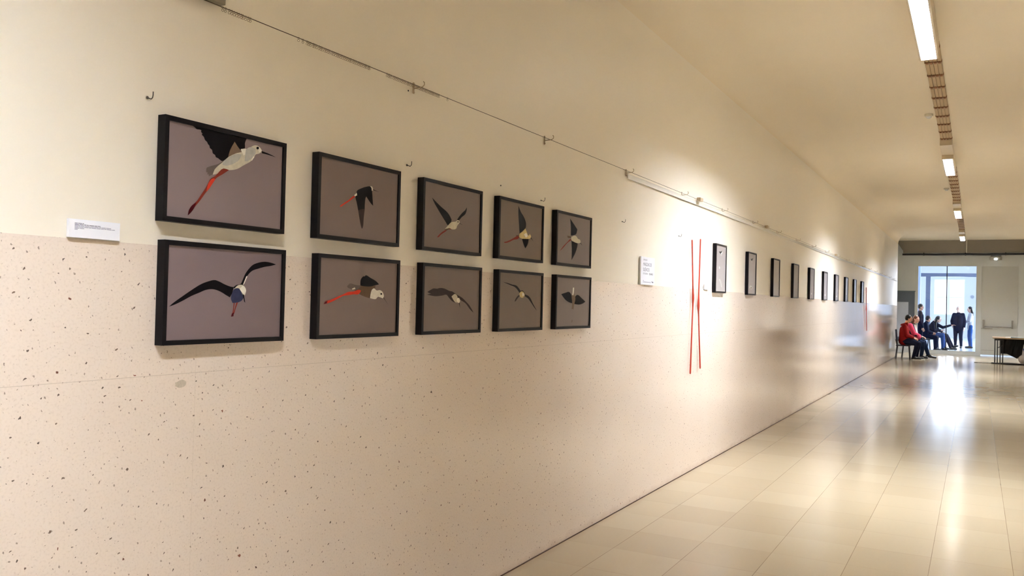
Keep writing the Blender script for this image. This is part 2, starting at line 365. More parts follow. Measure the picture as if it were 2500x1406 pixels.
# ------------------------------------------------------------ framed bird photographs
BIRDS=[
[('black',[(0.19,1.0),(0.208,0.988),(0.219,0.976),(0.247,0.978),(0.259,0.975),(0.257,0.958),(0.269,0.943),(0.264,0.926),(0.28,0.91),(0.292,0.877),(0.307,0.863),(0.317,0.841),(0.328,0.827),(0.333,0.804),(0.351,0.787),(0.359,0.752),(0.379,0.736),(0.385,0.717),(0.404,0.709),(0.418,0.698),(0.442,0.686),(0.491,0.743),(0.532,0.797),(0.609,0.861),(0.637,0.882),(0.638,0.946),(0.652,1.0)]),('tan',[(0.491,0.749),(0.508,0.834),(0.545,0.934),(0.574,0.885),(0.614,0.835),(0.558,0.788)]),('greybrown',[(0.31,0.576),(0.329,0.595),(0.409,0.648),(0.446,0.687),(0.472,0.631),(0.403,0.541),(0.363,0.516),(0.331,0.491),(0.328,0.513),(0.315,0.506),(0.321,0.528),(0.308,0.53)]),('cream',[(0.446,0.678),(0.491,0.743),(0.558,0.804),(0.609,0.834),(0.6,0.864),(0.635,0.881),(0.67,0.883),(0.696,0.918),(0.728,0.945),(0.759,0.946),(0.787,0.92),(0.797,0.888),(0.77,0.859),(0.738,0.839),(0.725,0.803),(0.695,0.75),(0.629,0.685),(0.578,0.634),(0.536,0.611),(0.493,0.598),(0.443,0.592),(0.411,0.542),(0.363,0.516),(0.378,0.577)]),('bluegrey',[(0.446,0.676),(0.491,0.738),(0.558,0.798),(0.608,0.806),(0.589,0.741),(0.534,0.678),(0.476,0.643),(0.443,0.645)]),('bluegrey',[(0.648,0.872),(0.697,0.916),(0.733,0.905),(0.738,0.862),(0.716,0.811),(0.664,0.743),(0.637,0.736),(0.641,0.803)]),('white',[(0.6,0.866),(0.648,0.883),(0.64,0.812),(0.623,0.799)]),('white',[(0.716,0.811),(0.727,0.809),(0.704,0.758),(0.697,0.762)]),('white',[(0.746,0.942),(0.773,0.933),(0.795,0.902),(0.77,0.87),(0.76,0.901)]),('black',[(0.791,0.896),(0.797,0.87),(0.844,0.869),(0.936,0.858),(0.862,0.883)]),('black',[(0.766,0.923),(0.764,0.913),(0.758,0.906),(0.75,0.904),(0.743,0.908),(0.741,0.916),(0.743,0.926),(0.749,0.934),(0.757,0.936),(0.764,0.932)]),('redbrown',[(0.447,0.604),(0.498,0.599),(0.444,0.539),(0.388,0.479),(0.365,0.427),(0.326,0.345),(0.292,0.276),(0.258,0.203),(0.221,0.135),(0.206,0.097),(0.173,0.041),(0.166,0.032),(0.18,0.093),(0.205,0.153),(0.235,0.199),(0.272,0.283),(0.302,0.351),(0.325,0.418),(0.342,0.464),(0.38,0.504)]),('red',[(0.364,0.474),(0.384,0.471),(0.365,0.427),(0.334,0.357),(0.311,0.316),(0.325,0.408)]),('darkred',[(0.166,0.032),(0.174,0.092),(0.198,0.147),(0.231,0.183),(0.214,0.119),(0.188,0.064)])],
[('black',[(0.443,0.639),(0.51,0.699),(0.567,0.73),(0.616,0.745),(0.638,0.729),(0.647,0.67),(0.654,0.59),(0.664,0.484),(0.631,0.515),(0.57,0.595),(0.561,0.573),(0.554,0.421),(0.469,0.387),(0.447,0.493),(0.43,0.56),(0.443,0.612)]),('darkbrown',[(0.469,0.387),(0.516,0.41),(0.554,0.421),(0.543,0.288),(0.533,0.156),(0.523,0.143),(0.516,0.159),(0.49,0.271)]),('white',[(0.614,0.748),(0.645,0.746),(0.658,0.698),(0.639,0.689),(0.634,0.727)]),('black',[(0.654,0.714),(0.656,0.702),(0.739,0.692)]),('white',[(0.413,0.584),(0.443,0.621),(0.449,0.588),(0.418,0.565)]),('red',[(0.234,0.4),(0.273,0.439),(0.345,0.505),(0.413,0.573),(0.425,0.564),(0.354,0.49),(0.287,0.43),(0.247,0.396)])],
[('black',[(0.126,0.772),(0.191,0.722),(0.279,0.659),(0.392,0.588),(0.439,0.536),(0.471,0.481),(0.454,0.418),(0.41,0.383),(0.363,0.436),(0.306,0.507),(0.227,0.612),(0.159,0.707)]),('black',[(0.744,0.731),(0.742,0.682),(0.72,0.618),(0.657,0.557),(0.595,0.491),(0.569,0.497),(0.61,0.561),(0.666,0.63),(0.714,0.68)]),('redbrown',[(0.548,0.355),(0.491,0.331),(0.412,0.315),(0.369,0.278),(0.293,0.22),(0.24,0.167),(0.229,0.174),(0.271,0.227),(0.357,0.297),(0.445,0.342)]),('brown',[(0.346,0.307),(0.378,0.339),(0.445,0.357),(0.445,0.34),(0.379,0.297)]),('cream',[(0.41,0.383),(0.464,0.44),(0.544,0.465),(0.572,0.49),(0.607,0.484),(0.614,0.45),(0.591,0.426),(0.569,0.393),(0.559,0.357),(0.491,0.328),(0.434,0.341),(0.4,0.332),(0.351,0.314),(0.383,0.349)]),('black',[(0.596,0.467),(0.594,0.46),(0.588,0.456),(0.581,0.455),(0.575,0.458),(0.573,0.463),(0.575,0.47),(0.58,0.474),(0.588,0.475),(0.593,0.472)]),('black',[(0.606,0.453),(0.617,0.44),(0.679,0.425)])],
[('black',[(0.413,0.956),(0.472,0.852),(0.559,0.753),(0.601,0.656),(0.592,0.563),(0.517,0.502),(0.456,0.429),(0.438,0.593),(0.415,0.792)]),('brown',[(0.362,0.402),(0.44,0.421),(0.469,0.394),(0.403,0.376)]),('yellow',[(0.441,0.411),(0.465,0.455),(0.518,0.487),(0.585,0.562),(0.627,0.495),(0.658,0.432),(0.688,0.456),(0.698,0.475),(0.731,0.435),(0.716,0.397),(0.648,0.369),(0.525,0.358),(0.442,0.381)]),('white',[(0.554,0.445),(0.614,0.483),(0.652,0.426),(0.605,0.39)]),('black',[(0.511,0.358),(0.673,0.374),(0.652,0.281),(0.595,0.189),(0.549,0.271)]),('redbrown',[(0.097,0.247),(0.186,0.277),(0.312,0.346),(0.415,0.398),(0.446,0.382),(0.417,0.346),(0.314,0.314),(0.225,0.267),(0.113,0.236)]),('black',[(0.716,0.402),(0.736,0.405),(0.787,0.339)])],
[('black',[(0.361,0.94),(0.488,0.834),(0.59,0.742),(0.56,0.646),(0.466,0.602),(0.398,0.587),(0.396,0.777)]),('brown',[(0.293,0.573),(0.399,0.572),(0.414,0.538),(0.307,0.529)]),('black',[(0.417,0.495),(0.509,0.463),(0.61,0.449),(0.593,0.362),(0.523,0.207),(0.432,0.08),(0.438,0.326)]),('cream',[(0.405,0.55),(0.501,0.6),(0.572,0.59),(0.61,0.548),(0.682,0.531),(0.698,0.475),(0.615,0.453),(0.508,0.467),(0.42,0.495)]),('redbrown',[(0.09,0.241),(0.177,0.339),(0.304,0.45),(0.385,0.514),(0.415,0.494),(0.305,0.428),(0.194,0.323),(0.116,0.256)]),('black',[(0.682,0.467),(0.703,0.472),(0.761,0.416)])],
[('black',[(0.023,0.354),(0.052,0.391),(0.125,0.466),(0.192,0.532),(0.268,0.6),(0.325,0.633),(0.383,0.652),(0.42,0.639),(0.466,0.611),(0.52,0.586),(0.551,0.581),(0.537,0.51),(0.519,0.463),(0.484,0.488),(0.445,0.518),(0.4,0.542),(0.363,0.55),(0.312,0.54),(0.256,0.507),(0.193,0.469),(0.126,0.417),(0.059,0.372)]),('black',[(0.547,0.579),(0.573,0.605),(0.612,0.621),(0.627,0.661),(0.649,0.732),(0.68,0.794),(0.719,0.847),(0.768,0.876),(0.834,0.894),(0.903,0.885),(0.944,0.87),(0.895,0.85),(0.836,0.834),(0.778,0.81),(0.713,0.776),(0.674,0.723),(0.651,0.672),(0.636,0.612),(0.597,0.591),(0.559,0.56)]),('white',[(0.662,0.713),(0.672,0.71),(0.644,0.622),(0.632,0.61)]),('cream',[(0.551,0.555),(0.585,0.602),(0.628,0.609),(0.653,0.582),(0.662,0.542),(0.653,0.49),(0.635,0.502),(0.614,0.541),(0.582,0.56)]),('navy',[(0.535,0.51),(0.555,0.56),(0.598,0.566),(0.623,0.512),(0.638,0.462),(0.625,0.43),(0.59,0.407),(0.543,0.4),(0.526,0.451)]),('white',[(0.602,0.561),(0.629,0.601),(0.653,0.58),(0.662,0.542),(0.651,0.502),(0.631,0.512)]),('black',[(0.629,0.502),(0.642,0.497),(0.657,0.404),(0.647,0.417)]),('redbrown',[(0.551,0.402),(0.561,0.402),(0.556,0.333),(0.55,0.274),(0.537,0.244),(0.531,0.254),(0.543,0.293)]),('redbrown',[(0.574,0.405),(0.59,0.407),(0.572,0.342),(0.556,0.273),(0.546,0.259),(0.557,0.313)]),('darkred',[(0.531,0.244),(0.536,0.279),(0.556,0.293),(0.552,0.249)])],
[('brown',[(0.427,0.655),(0.541,0.658),(0.632,0.656),(0.701,0.668),(0.697,0.625),(0.651,0.605),(0.639,0.548),(0.631,0.489),(0.572,0.505),(0.499,0.538),(0.446,0.582),(0.376,0.608)]),('greybrown',[(0.331,0.643),(0.345,0.662),(0.365,0.682),(0.426,0.669),(0.506,0.653),(0.463,0.605),(0.419,0.6),(0.384,0.608),(0.341,0.625)]),('black',[(0.499,0.662),(0.502,0.741),(0.538,0.789),(0.552,0.788),(0.565,0.805),(0.629,0.774),(0.714,0.725),(0.749,0.688),(0.696,0.672),(0.632,0.653),(0.541,0.654)]),('white',[(0.651,0.605),(0.683,0.629),(0.716,0.601),(0.763,0.607),(0.802,0.579),(0.82,0.522),(0.806,0.491),(0.765,0.507),(0.737,0.511),(0.71,0.48),(0.663,0.482),(0.631,0.491)]),('black',[(0.795,0.554),(0.793,0.547),(0.787,0.542),(0.779,0.542),(0.773,0.546),(0.77,0.554),(0.772,0.561),(0.778,0.566),(0.786,0.566),(0.792,0.561)]),('black',[(0.808,0.507),(0.821,0.498),(0.885,0.398)]),('cream',[(0.389,0.613),(0.427,0.632),(0.435,0.609),(0.397,0.599)]),('red',[(0.054,0.401),(0.071,0.434),(0.13,0.456),(0.218,0.501),(0.292,0.538),(0.343,0.566),(0.411,0.576),(0.48,0.601),(0.507,0.59),(0.482,0.545),(0.412,0.537),(0.344,0.523),(0.285,0.513),(0.211,0.468),(0.131,0.423),(0.083,0.406)]),('darkred',[(0.054,0.401),(0.068,0.429),(0.098,0.441),(0.087,0.409)])],
[('darkbrown',[(0.067,0.607),(0.134,0.649),(0.163,0.663),(0.231,0.663),(0.27,0.675),(0.35,0.67),(0.442,0.635),(0.493,0.627),(0.567,0.583),(0.538,0.547),(0.497,0.528),(0.541,0.456),(0.573,0.441),(0.499,0.469),(0.435,0.527),(0.393,0.571),(0.314,0.557),(0.196,0.544),(0.059,0.565),(0.127,0.582),(0.078,0.599)]),('darkbrown',[(0.483,0.627),(0.567,0.583),(0.675,0.53),(0.752,0.467),(0.82,0.402),(0.899,0.285),(0.833,0.337),(0.742,0.439),(0.655,0.489),(0.59,0.529)]),('cream',[(0.479,0.546),(0.536,0.589),(0.573,0.57),(0.59,0.529),(0.572,0.445),(0.53,0.474)]),('white',[(0.58,0.52),(0.617,0.525),(0.636,0.484),(0.625,0.45),(0.595,0.447),(0.577,0.475)]),('black',[(0.61,0.448),(0.625,0.448),(0.642,0.36)])],
[('black',[(0.08,0.834),(0.18,0.82),(0.286,0.797),(0.393,0.778),(0.455,0.725),(0.495,0.679),(0.464,0.645),(0.407,0.711),(0.346,0.755),(0.251,0.783)]),('black',[(0.592,0.626),(0.667,0.605),(0.732,0.555),(0.785,0.473),(0.903,0.317),(0.827,0.387),(0.734,0.489),(0.669,0.553),(0.594,0.588)]),('black',[(0.492,0.69),(0.547,0.691),(0.598,0.636),(0.587,0.608),(0.493,0.661)]),('yellow',[(0.458,0.642),(0.493,0.675),(0.554,0.671),(0.586,0.626),(0.57,0.585),(0.522,0.56),(0.472,0.588)]),('white',[(0.524,0.657),(0.573,0.644),(0.575,0.608),(0.533,0.589)]),('darkbrown',[(0.348,0.49),(0.367,0.533),(0.413,0.588),(0.448,0.608),(0.466,0.596),(0.403,0.532),(0.372,0.494)])],
[('black',[(0.134,0.66),(0.26,0.694),(0.363,0.712),(0.436,0.645),(0.46,0.48),(0.372,0.498),(0.265,0.544),(0.182,0.614)]),('black',[(0.546,0.614),(0.616,0.66),(0.752,0.593),(0.871,0.52),(0.79,0.479),(0.665,0.454),(0.529,0.466)]),('tan',[(0.441,0.655),(0.5,0.695),(0.536,0.635),(0.554,0.573),(0.522,0.451),(0.507,0.343),(0.484,0.359),(0.446,0.355),(0.463,0.472),(0.439,0.614)]),('white',[(0.472,0.806),(0.507,0.809),(0.5,0.695),(0.486,0.645),(0.456,0.655),(0.462,0.695)]),('brown',[(0.463,0.133),(0.478,0.133),(0.468,0.076),(0.456,0.082)])]]

BC = dict(black=(10, 7, 10), tan=(118, 98, 80), greybrown=(104, 92, 84), cream=(204, 196, 172), bluegrey=(178, 175, 165),
          white=(232, 226, 210), redbrown=(128, 50, 38), red=(206, 62, 44), darkred=(72, 14, 22), navy=(52, 54, 78),
          brown=(98, 78, 62), darkbrown=(52, 42, 40), yellow=(206, 184, 128))
BNAMES = list(BC)
def on_wall(x, y, z):   # local frame of a picture: u along the wall, v up, w out
    return (x, y, z)
def smooth_outline(pts, n=4):
    out = []; N = len(pts)
    if N < 5: return pts
    P_ = [Vector((p[0], p[1]*.62)) for p in pts]; T = []
    for i in range(N):
        a_, b_, c_ = P_[i-1], P_[i], P_[(i+1) % N]
        v1, v2 = b_-a_, c_-b_
        ang = v1.angle(v2, 0) if v1.length > 1e-6 and v2.length > 1e-6 else 0
        T.append(Vector((0, 0)) if ang > 1.15 else (v1.normalized()+v2.normalized())*.5)
    for i in range(N):
        a_, b_ = P_[i], P_[(i+1) % N]; L_ = (b_-a_).length
        m0, m1 = T[i]*L_, T[(i+1) % N]*L_
        for k in range(n):
            t_ = k/n; h1 = 2*t_**3-3*t_**2+1; h2 = t_**3-2*t_**2+t_; h3 = -2*t_**3+3*t_**2; h4 = t_**3-t_**2
            q = a_*h1+m0*h2+b_*h3+m1*h4; out.append((q.x, q.y/.62))
    return out
FW, FH, FD, BR = .530, .330, .034, .0155
def picture(y0, z0, w, h, shapes, ground, label, group, tilt=0):
    t = thing('framed_photograph', label, 'picture', (0, y0, z0), group)
    bm = bmesh.new()
    box(bm, 0, FD, 0, w, h-BR, h); box(bm, 0, FD, 0, w, 0, BR); box(bm, 0, FD, 0, BR, BR, h-BR); box(bm, 0, FD, w-BR, w, BR, h-BR)
    bmesh.ops.remove_doubles(bm, verts=bm.verts[:], dist=1e-5)
    mesh_obj('frame', bm, m_black, t)
    bm = bmesh.new(); box(bm, .004, FD-.006, BR, w-BR, BR, h-BR)
    used = []
    for f in bm.faces: f.material_index = 0
    for k, (c_, pts) in enumerate(shapes):
        if c_ not in used: used.append(c_)
        x = FD-.006+.0002*(k+1)
        vs = [bm.verts.new((x, BR+min(1, max(0, u))*(w-2*BR), BR+min(1, max(0, v))*(h-2*BR))) for u, v in smooth_outline(pts)]
        f = bm.faces.new(vs); f.normal_update()
        if f.normal.x < 0: f.normal_flip()
        f.material_index = 1+used.index(c_)
    mesh_obj('photo_print', bm, None, t, mats=[ground]+[mat('print_'+c_, BC[c_], .5, noise=.22, nscale=55, spec=.08) for c_ in used])
    return t
def ground(rgb, name): return mat(name, rgb, .5, noise=.05, nscale=6, spec=.2)
GC = [(134, 118, 116), (128, 112, 104), (126, 112, 104), (124, 110, 98), (130, 118, 112)]
UPL = ['top row, large stilt flying right with trailing red legs',
       'top row, black bird with both wings pointing down',
       'top row, small white bird, wings raised in a V',
       'top row, yellowish bird with one tall upright wing',
       'top row, bird nearest the poster, wings straight up and down']
LOL = ['bottom row, bird banking on long curved black wings',
       'bottom row, white-necked bird with bright red legs',
       'bottom row, blurred dark bird with drooping wings',
       'bottom row, bird with thin wings slanting down right',
       'bottom row, bird with two fan-shaped wings']
for k in range(5):
    y0 = 1.805+.7055*k
    picture(y0, 1.721, FW, FH, BIRDS[k], ground(GC[k], 'print_ground_%d' % k), 'black framed photo in the '+UPL[k], 'landscape bird photographs in two rows')
    picture(y0+.012, 1.333, FW, FH, BIRDS[5+k], ground(GC[k] if k else (126, 110, 110), 'print_ground_low_%d' % k), 'black framed photo in the '+LOL[k], 'landscape bird photographs in two rows')

def blob(cu, cv, ru, rv, n=9, seed=0):
    rnd = random.Random(seed)
    return [(cu+ru*math.cos(2*PI*i/n)*rnd.uniform(.7, 1.15), cv+rv*math.sin(2*PI*i/n)*rnd.uniform(.7, 1.15)) for i in range(n)]
BC['smudge'] = (150, 144, 138); BC['smudge2'] = (176, 168, 168)
ORD = ['with a small bird near its top, nearest the red sticks', 'with a dark bird and smudged reflection, second from the red sticks',
       'almost blank grey, third from the red sticks', 'plain grey, fourth from the red sticks', 'with a faint speck, fifth from the red sticks', 'with faint marks, sixth from the red sticks',
       'seventh from the red sticks, in a shaded stretch of wall', 'eighth from the red sticks, third from the last', 'second from the last, its lower half shining', 'last of the row, glass shining white']
for k in range(10):
    sh = []
    if k in (0, 1):
        sh += [('black', [(.28, .875), (.42, .875), (.62, .905), (.55, .86), (.47, .83), (.34, .845)])]
    if k == 0:
        sh += [('white', [(.47, .83), (.55, .86), (.62, .895), (.60, .85), (.52, .82)]), ('smudge', blob(.50, .795, .09, .012, seed=1)),
               ('smudge2', blob(.35, .52, .05, .03, seed=2)), ('smudge', [(.30, .26), (.40, .27), (.52, .24), (.62, .15), (.66, .09), (.55, .10), (.47, .17), (.36, .23)])]
    if k == 1: sh += [('smudge', blob(.45, .80, .07, .01, seed=3)), ('smudge', blob(.40, .16, .22, .045, seed=4)), ('brown', blob(.42, .145, .10, .015, seed=5))]
    if k in (4, 5, 6): sh += [('greybrown', blob(.5, .78, .10, .02, seed=k)), ('smudge', blob(.45, .16, .14, .035, seed=k+9))]
    if k == 7: sh += [('smudge', blob(.45, .3, .12, .03, seed=8))]
    picture(8.205+1.3345*k, 1.625+.0012*k, .395, .478, sh, mat('print_ground_long', (166, 158, 156), .12, noise=.04, nscale=5),
            'upright black framed photo '+ORD[k], 'black framed photographs receding down the corridor')

# ------------------------------------------------------------ labels and poster on the wall
def text_mesh(bm_target, txt, size, y, z, x, bold=False, widthscale=1.0):
    cu = bpy.data.curves.new('txt', 'FONT'); cu.body = txt; cu.size = size
    if bold: cu.offset = size*.02
    o = bpy.data.objects.new('txt', cu); COL.objects.link(o)
    dg = bpy.context.evaluated_depsgraph_get(); me = bpy.data.meshes.new_from_object(o.evaluated_get(dg))
    me.transform(Matrix(((0, 0, 1, x), (widthscale, 0, 0, y), (0, 1, 0, z), (0, 0, 0, 1))))
    bm_target.from_mesh(me)
    bpy.data.meshes.remove(me); bpy.data.objects.remove(o); bpy.data.curves.remove(cu)
t = thing('wall_label', 'small white caption card at the left, beside the largest framed photos', 'label', (0, 1.512, 1.648))
bm = bmesh.new(); box(bm, .0, .011, 0, .162, 0, .052); mesh_obj('card', bm, None, t, mats=[m_white])
bm = bmesh.new()
rnd = random.Random(3)
for z, L_, mi in ((.0405, .028, 1), (.0370, .081, 1), (.0335, .118, 0), (.0300, .128, 0), (.0265, .029, 0), (.0230, .009, 0)):
    y = .017
    while y < .017+L_-.002:
        w_ = min(rnd.uniform(.006, .017), .017+L_-y)
        box(bm, .011, .0114, y, y+w_, z-.0008, z+.0008, mi=mi); y += w_+.0016
mesh_obj('printed_lines', bm, None, t, mats=[mat('ink_pale', (140, 140, 156), .6, noise=0), m_ink])
t = thing('exhibition_poster', 'white exhibition poster with thin grey title lettering, left of the red sticks', 'poster', (0, 6.157, 1.647))
bm = bmesh.new(); box(bm, 0, .014, 0, .31, 0, .212)
mesh_obj('card', bm, None, t, mats=[m_white])
bm = bmesh.new()
text_mesh(bm, 'EXPOSIÇÃO', .016, .05, .184, .0145)
text_mesh(bm, 'MÁGOAS DE', .036, .048, .143, .0145, widthscale=.95)
text_mesh(bm, 'SILÊNCIO', .036, .048, .103, .0145, widthscale=.95)
text_mesh(bm, 'FOTOGRAFIA', .018, .048, .078, .0145)
mesh_obj('title_lettering', bm, m_ink, t)
bm = bmesh.new(); text_mesh(bm, 'EDUARDO', .020, .185, .077, .0145, bold=True, widthscale=.95)
mesh_obj('bold_lettering', bm, m_ink2, t)
mesh_obj('logo', BX(.014, .0144, .262, .285, .017, .026), m_ink2, t); mesh_obj('logo', BX(.014, .0144, .245, .255, .020, .030), m_ink, t)
bm = bmesh.new()
box(bm, .014, .0144, .05, .232, .0165, .0195); box(bm, .014, .0144, .05, .232, .022, .0235); box(bm, .014, .0144, .05, .07, .03, .033)
mesh_obj('small_print', bm, mat('ink_pale', (140, 140, 156)), t)
t = thing('caption_card', 'tiny white caption card between the red sticks and the first receding photo', 'label', (0, 7.903, 1.648))
mesh_obj('card', BX(0, .012, 0, .146, 0, .049), m_white, t)
bm = bmesh.new(); box(bm, .012, .0124, .035, .10, .029, .032); box(bm, .012, .0124, .035, .12, .021, .023); mesh_obj('printed_lines', bm, mat('ink_pale', (140, 140, 156)), t)

# ------------------------------------------------------------ red stick sculptures (stilt legs) on the wall
def stick(pts, rad, label, group=None):
    bm = bmesh.new(); tube(bm, pts, 0, 12, radii=rad)
    o = mesh_obj('stick_sculpture', bm, m_red, smooth=True); tag(o, label, 'sculpture', group); return o
def leg(y0, z0, y1, z1, y2, z2, r=.0066):
    P = []; R_ = []
    def add(t_, a, b, ra): P.append((.022, a[0]+(b[0]-a[0])*t_, a[1]+(b[1]-a[1])*t_)); R_.append(ra)
    a, k, b = (y0, z0), (y1, z1), (y2, z2)
    for t_, ra in ((0, r*.9), (.02, r), (.5, r*1.0), (.78, r*1.05), (.88, r*1.35), (.95, r*1.75), (1, r*1.9)): add(t_, a, k, ra)
    for t_, ra in ((.04, r*1.6), (.08, r*1.2), (.13, r), (.5, r), (.98, r*1.15), (1, r*.8)): add(t_, k, b, ra)
    return P, R_
P_, R_ = leg(7.435, 2.078, 7.503, 1.56, 7.466, .885); stick(P_, R_, 'thin red stick with a swollen knuckle at mid height, nearer the poster', 'red stick pair on the wall')
P_, R_ = leg(7.697, 2.105, 7.672, 1.485, 7.775, .915); stick(P_, R_, 'thin red stick with a lower knuckle, nearer the receding row of photos', 'red stick pair on the wall')
P_, R_ = leg(21.15, 2.0, 21.25, 1.50, 21.42, 1.0, r=.008); stick(P_, R_, 'distant thin brownish-red stick on the wall beyond the last photo')

# ------------------------------------------------------------ curtain wire with brackets, hooks, rings
WZ_, WXo = 2.452, .030
bm = bmesh.new()
tube(bm, [(WXo, y, WZ_+.004*math.sin(y*2.35)*0) for y in (-2, 5, 12, 20, 30.2)], .0015, 8)
tag(mesh_obj('picture_wire', bm, mat('dark_wire', (70, 52, 36), .5, metal=.3)), 'dark taut wire stretched along the left wall above the pictures', 'wire')
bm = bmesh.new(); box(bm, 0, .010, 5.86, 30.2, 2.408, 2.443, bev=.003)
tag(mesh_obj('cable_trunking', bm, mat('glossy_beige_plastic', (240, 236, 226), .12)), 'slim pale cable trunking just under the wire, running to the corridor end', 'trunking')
bm = bmesh.new(); box(bm, 0, .030, -.2, 2.035, 2.462, 2.53, bev=.003); box(bm, .03, .032, 1.93, 1.945, 2.476, 2.482)
tag(mesh_obj('junction_box', bm, mat('grey_painted_metal', (128, 118, 98), .5)), 'grey-brown metal box above the wire at the top left corner', 'box')
def bracket():
    bm = bmesh.new()
    box(bm, 0, .003, -.006, .006, -.03, .02)
    tube(bm, [(0, 0, -.008), (.03, 0, -.006), (.05, 0, -.004), (.060, 0, .004), (.060, 0, .014), (.054, 0, .020)], .0024, 8)
    ball(bm, (.005, 0, -.024), .0035)
    return bm
first = None
NUM = ['second', 'third', 'fourth', 'fifth', 'sixth', 'seventh', 'eighth', 'second-last', 'last']
m_br = mat('bracket_metal', (178, 158, 126), .45)
for k in range(20):
    y = 3.160+1.3345*k
    if first is None: o = first = mesh_obj('wire_bracket', bracket(), m_br, smooth=True)
    else: o = first.copy(); COL.objects.link(o)
    o.location = (0.002, y, WZ_)
    desc = ['above the second column of pictures', 'above the fourth column of pictures', 'above the gap left of the poster', 'above the two red sticks', 'above the first receding photo']
    tag(o, ('small bent bracket holding the wire, '+desc[k]) if k < 5 else 'small bent wire bracket on the left wall '+('above the '+NUM[k-5]+' receding photo' if k < 14 else 'past the last receding photo'), 'bracket', None if k < 5 else ('far wire brackets past the photos' if k > 13 else 'wire brackets above the receding photos'))
first = None
for y, lb in ((7.62, 'above the red sticks'), (10.45, 'between the second and third receding photos'), (16.2, 'above the far receding photos')):
    bm = BX(.014, .05, -.045, .045, -.012, .020, bev=.003)
    o = mesh_obj('wire_tensioner', bm, m_br); o.location = (0, y, WZ_); tag(o, 'little block clamped on the wire '+lb, 'clamp')
def screw_hook():
    bm = bmesh.new()
    tube(bm, [(0, 0, 0), (.012, 0, -.003), (.020, 0, -.006), (.026, 0, -.002), (.028, 0, .006), (.028, 0, .016)], .0016, 8)
    ball(bm, (.003, 0, 0), (.002, .005, .005)); return bm
first = None
HK = [(1.764, 2.096, 'above the left corner of the largest photo'), (3.13, 2.094, 'between the second and third columns of photos'),
      (4.474, 2.090, 'above the gap before the last column'), (5.781, 2.087, 'alone on bare wall left of the poster'), (7.114, 2.088, 'just left of the red sticks')]
for y, z, lb in HK:
    if first is None: o = first = mesh_obj('screw_hook', screw_hook(), mat('dark_nickel', (70, 62, 54), .35, metal=.7), smooth=True)
    else: o = first.copy(); COL.objects.link(o)
    o.location = (-.003, y, z); tag(o, 'small metal screw hook in the wall, '+lb, 'hook')
first = None
for y, z, lb in ((3.986, 2.114, 'above the fourth column of pictures'), (3.122, 2.427, 'just below the wire above the third column of pictures')):
    bm = bmesh.new(); ball(bm, (.002, 0, 0), (.003, .003, .004)); o = mesh_obj('wall_screw', bm, m_dark, smooth=True); o.location = (0, y, z)
    tag(o, 'tiny dark screw head '+lb, 'screw')
def ring():
    bm = bmesh.new()
    tube(bm, [(.0036*math.cos(a), 0, .0036*math.sin(a)) for a in [2*PI*k/10 for k in range(10)]], .00065, 6, closed=True)
    tube(bm, [(.0038*math.cos(a)+.0, .0, -.0085+.0042*math.sin(a)) for a in [2*PI*k/12 for k in range(12)]], .0007, 6, closed=True)
    return bm
first = None
rnd = random.Random(5)
def rings(ylist, lb, grp):
    global first
    for y in ylist:
        if first is None: o = first = mesh_obj('curtain_ring', ring(), mat('ring_brass_dark', (118, 98, 70), .5), smooth=True)
        else: o = first.copy(); COL.objects.link(o)
        o.location = (WXo, y, WZ_-.001); o.rotation_euler = (0, 0, rnd.uniform(.2, 1.2)); tag(o, lb, 'ring', grp or 'lone ring')
rings([2.022, 2.034]+[2.050+.0105*i+rnd.uniform(-.002, .002) for i in range(10)], 'tiny curtain ring hanging on the wire in the leftmost bunch', 'leftmost bunch of curtain rings')
rings([2.385, 2.408], 'tiny curtain ring hanging apart at the left end of the middle bunch on the wire', 'loose rings before the middle bunch')
rings([2.430+.0108*i+rnd.uniform(-.002, .002) for i in range(36)], 'tiny curtain ring in the middle bunch on the wire above the second column', 'middle bunch of curtain rings')
rings([2.925+.0115*i+rnd.uniform(-.002, .002) for i in range(36)], 'tiny curtain ring in the right bunch on the wire above the third column', 'right bunch of curtain rings')
rings([3.40], 'tiny curtain ring hanging alone just right of the right bunch on the wire', None)
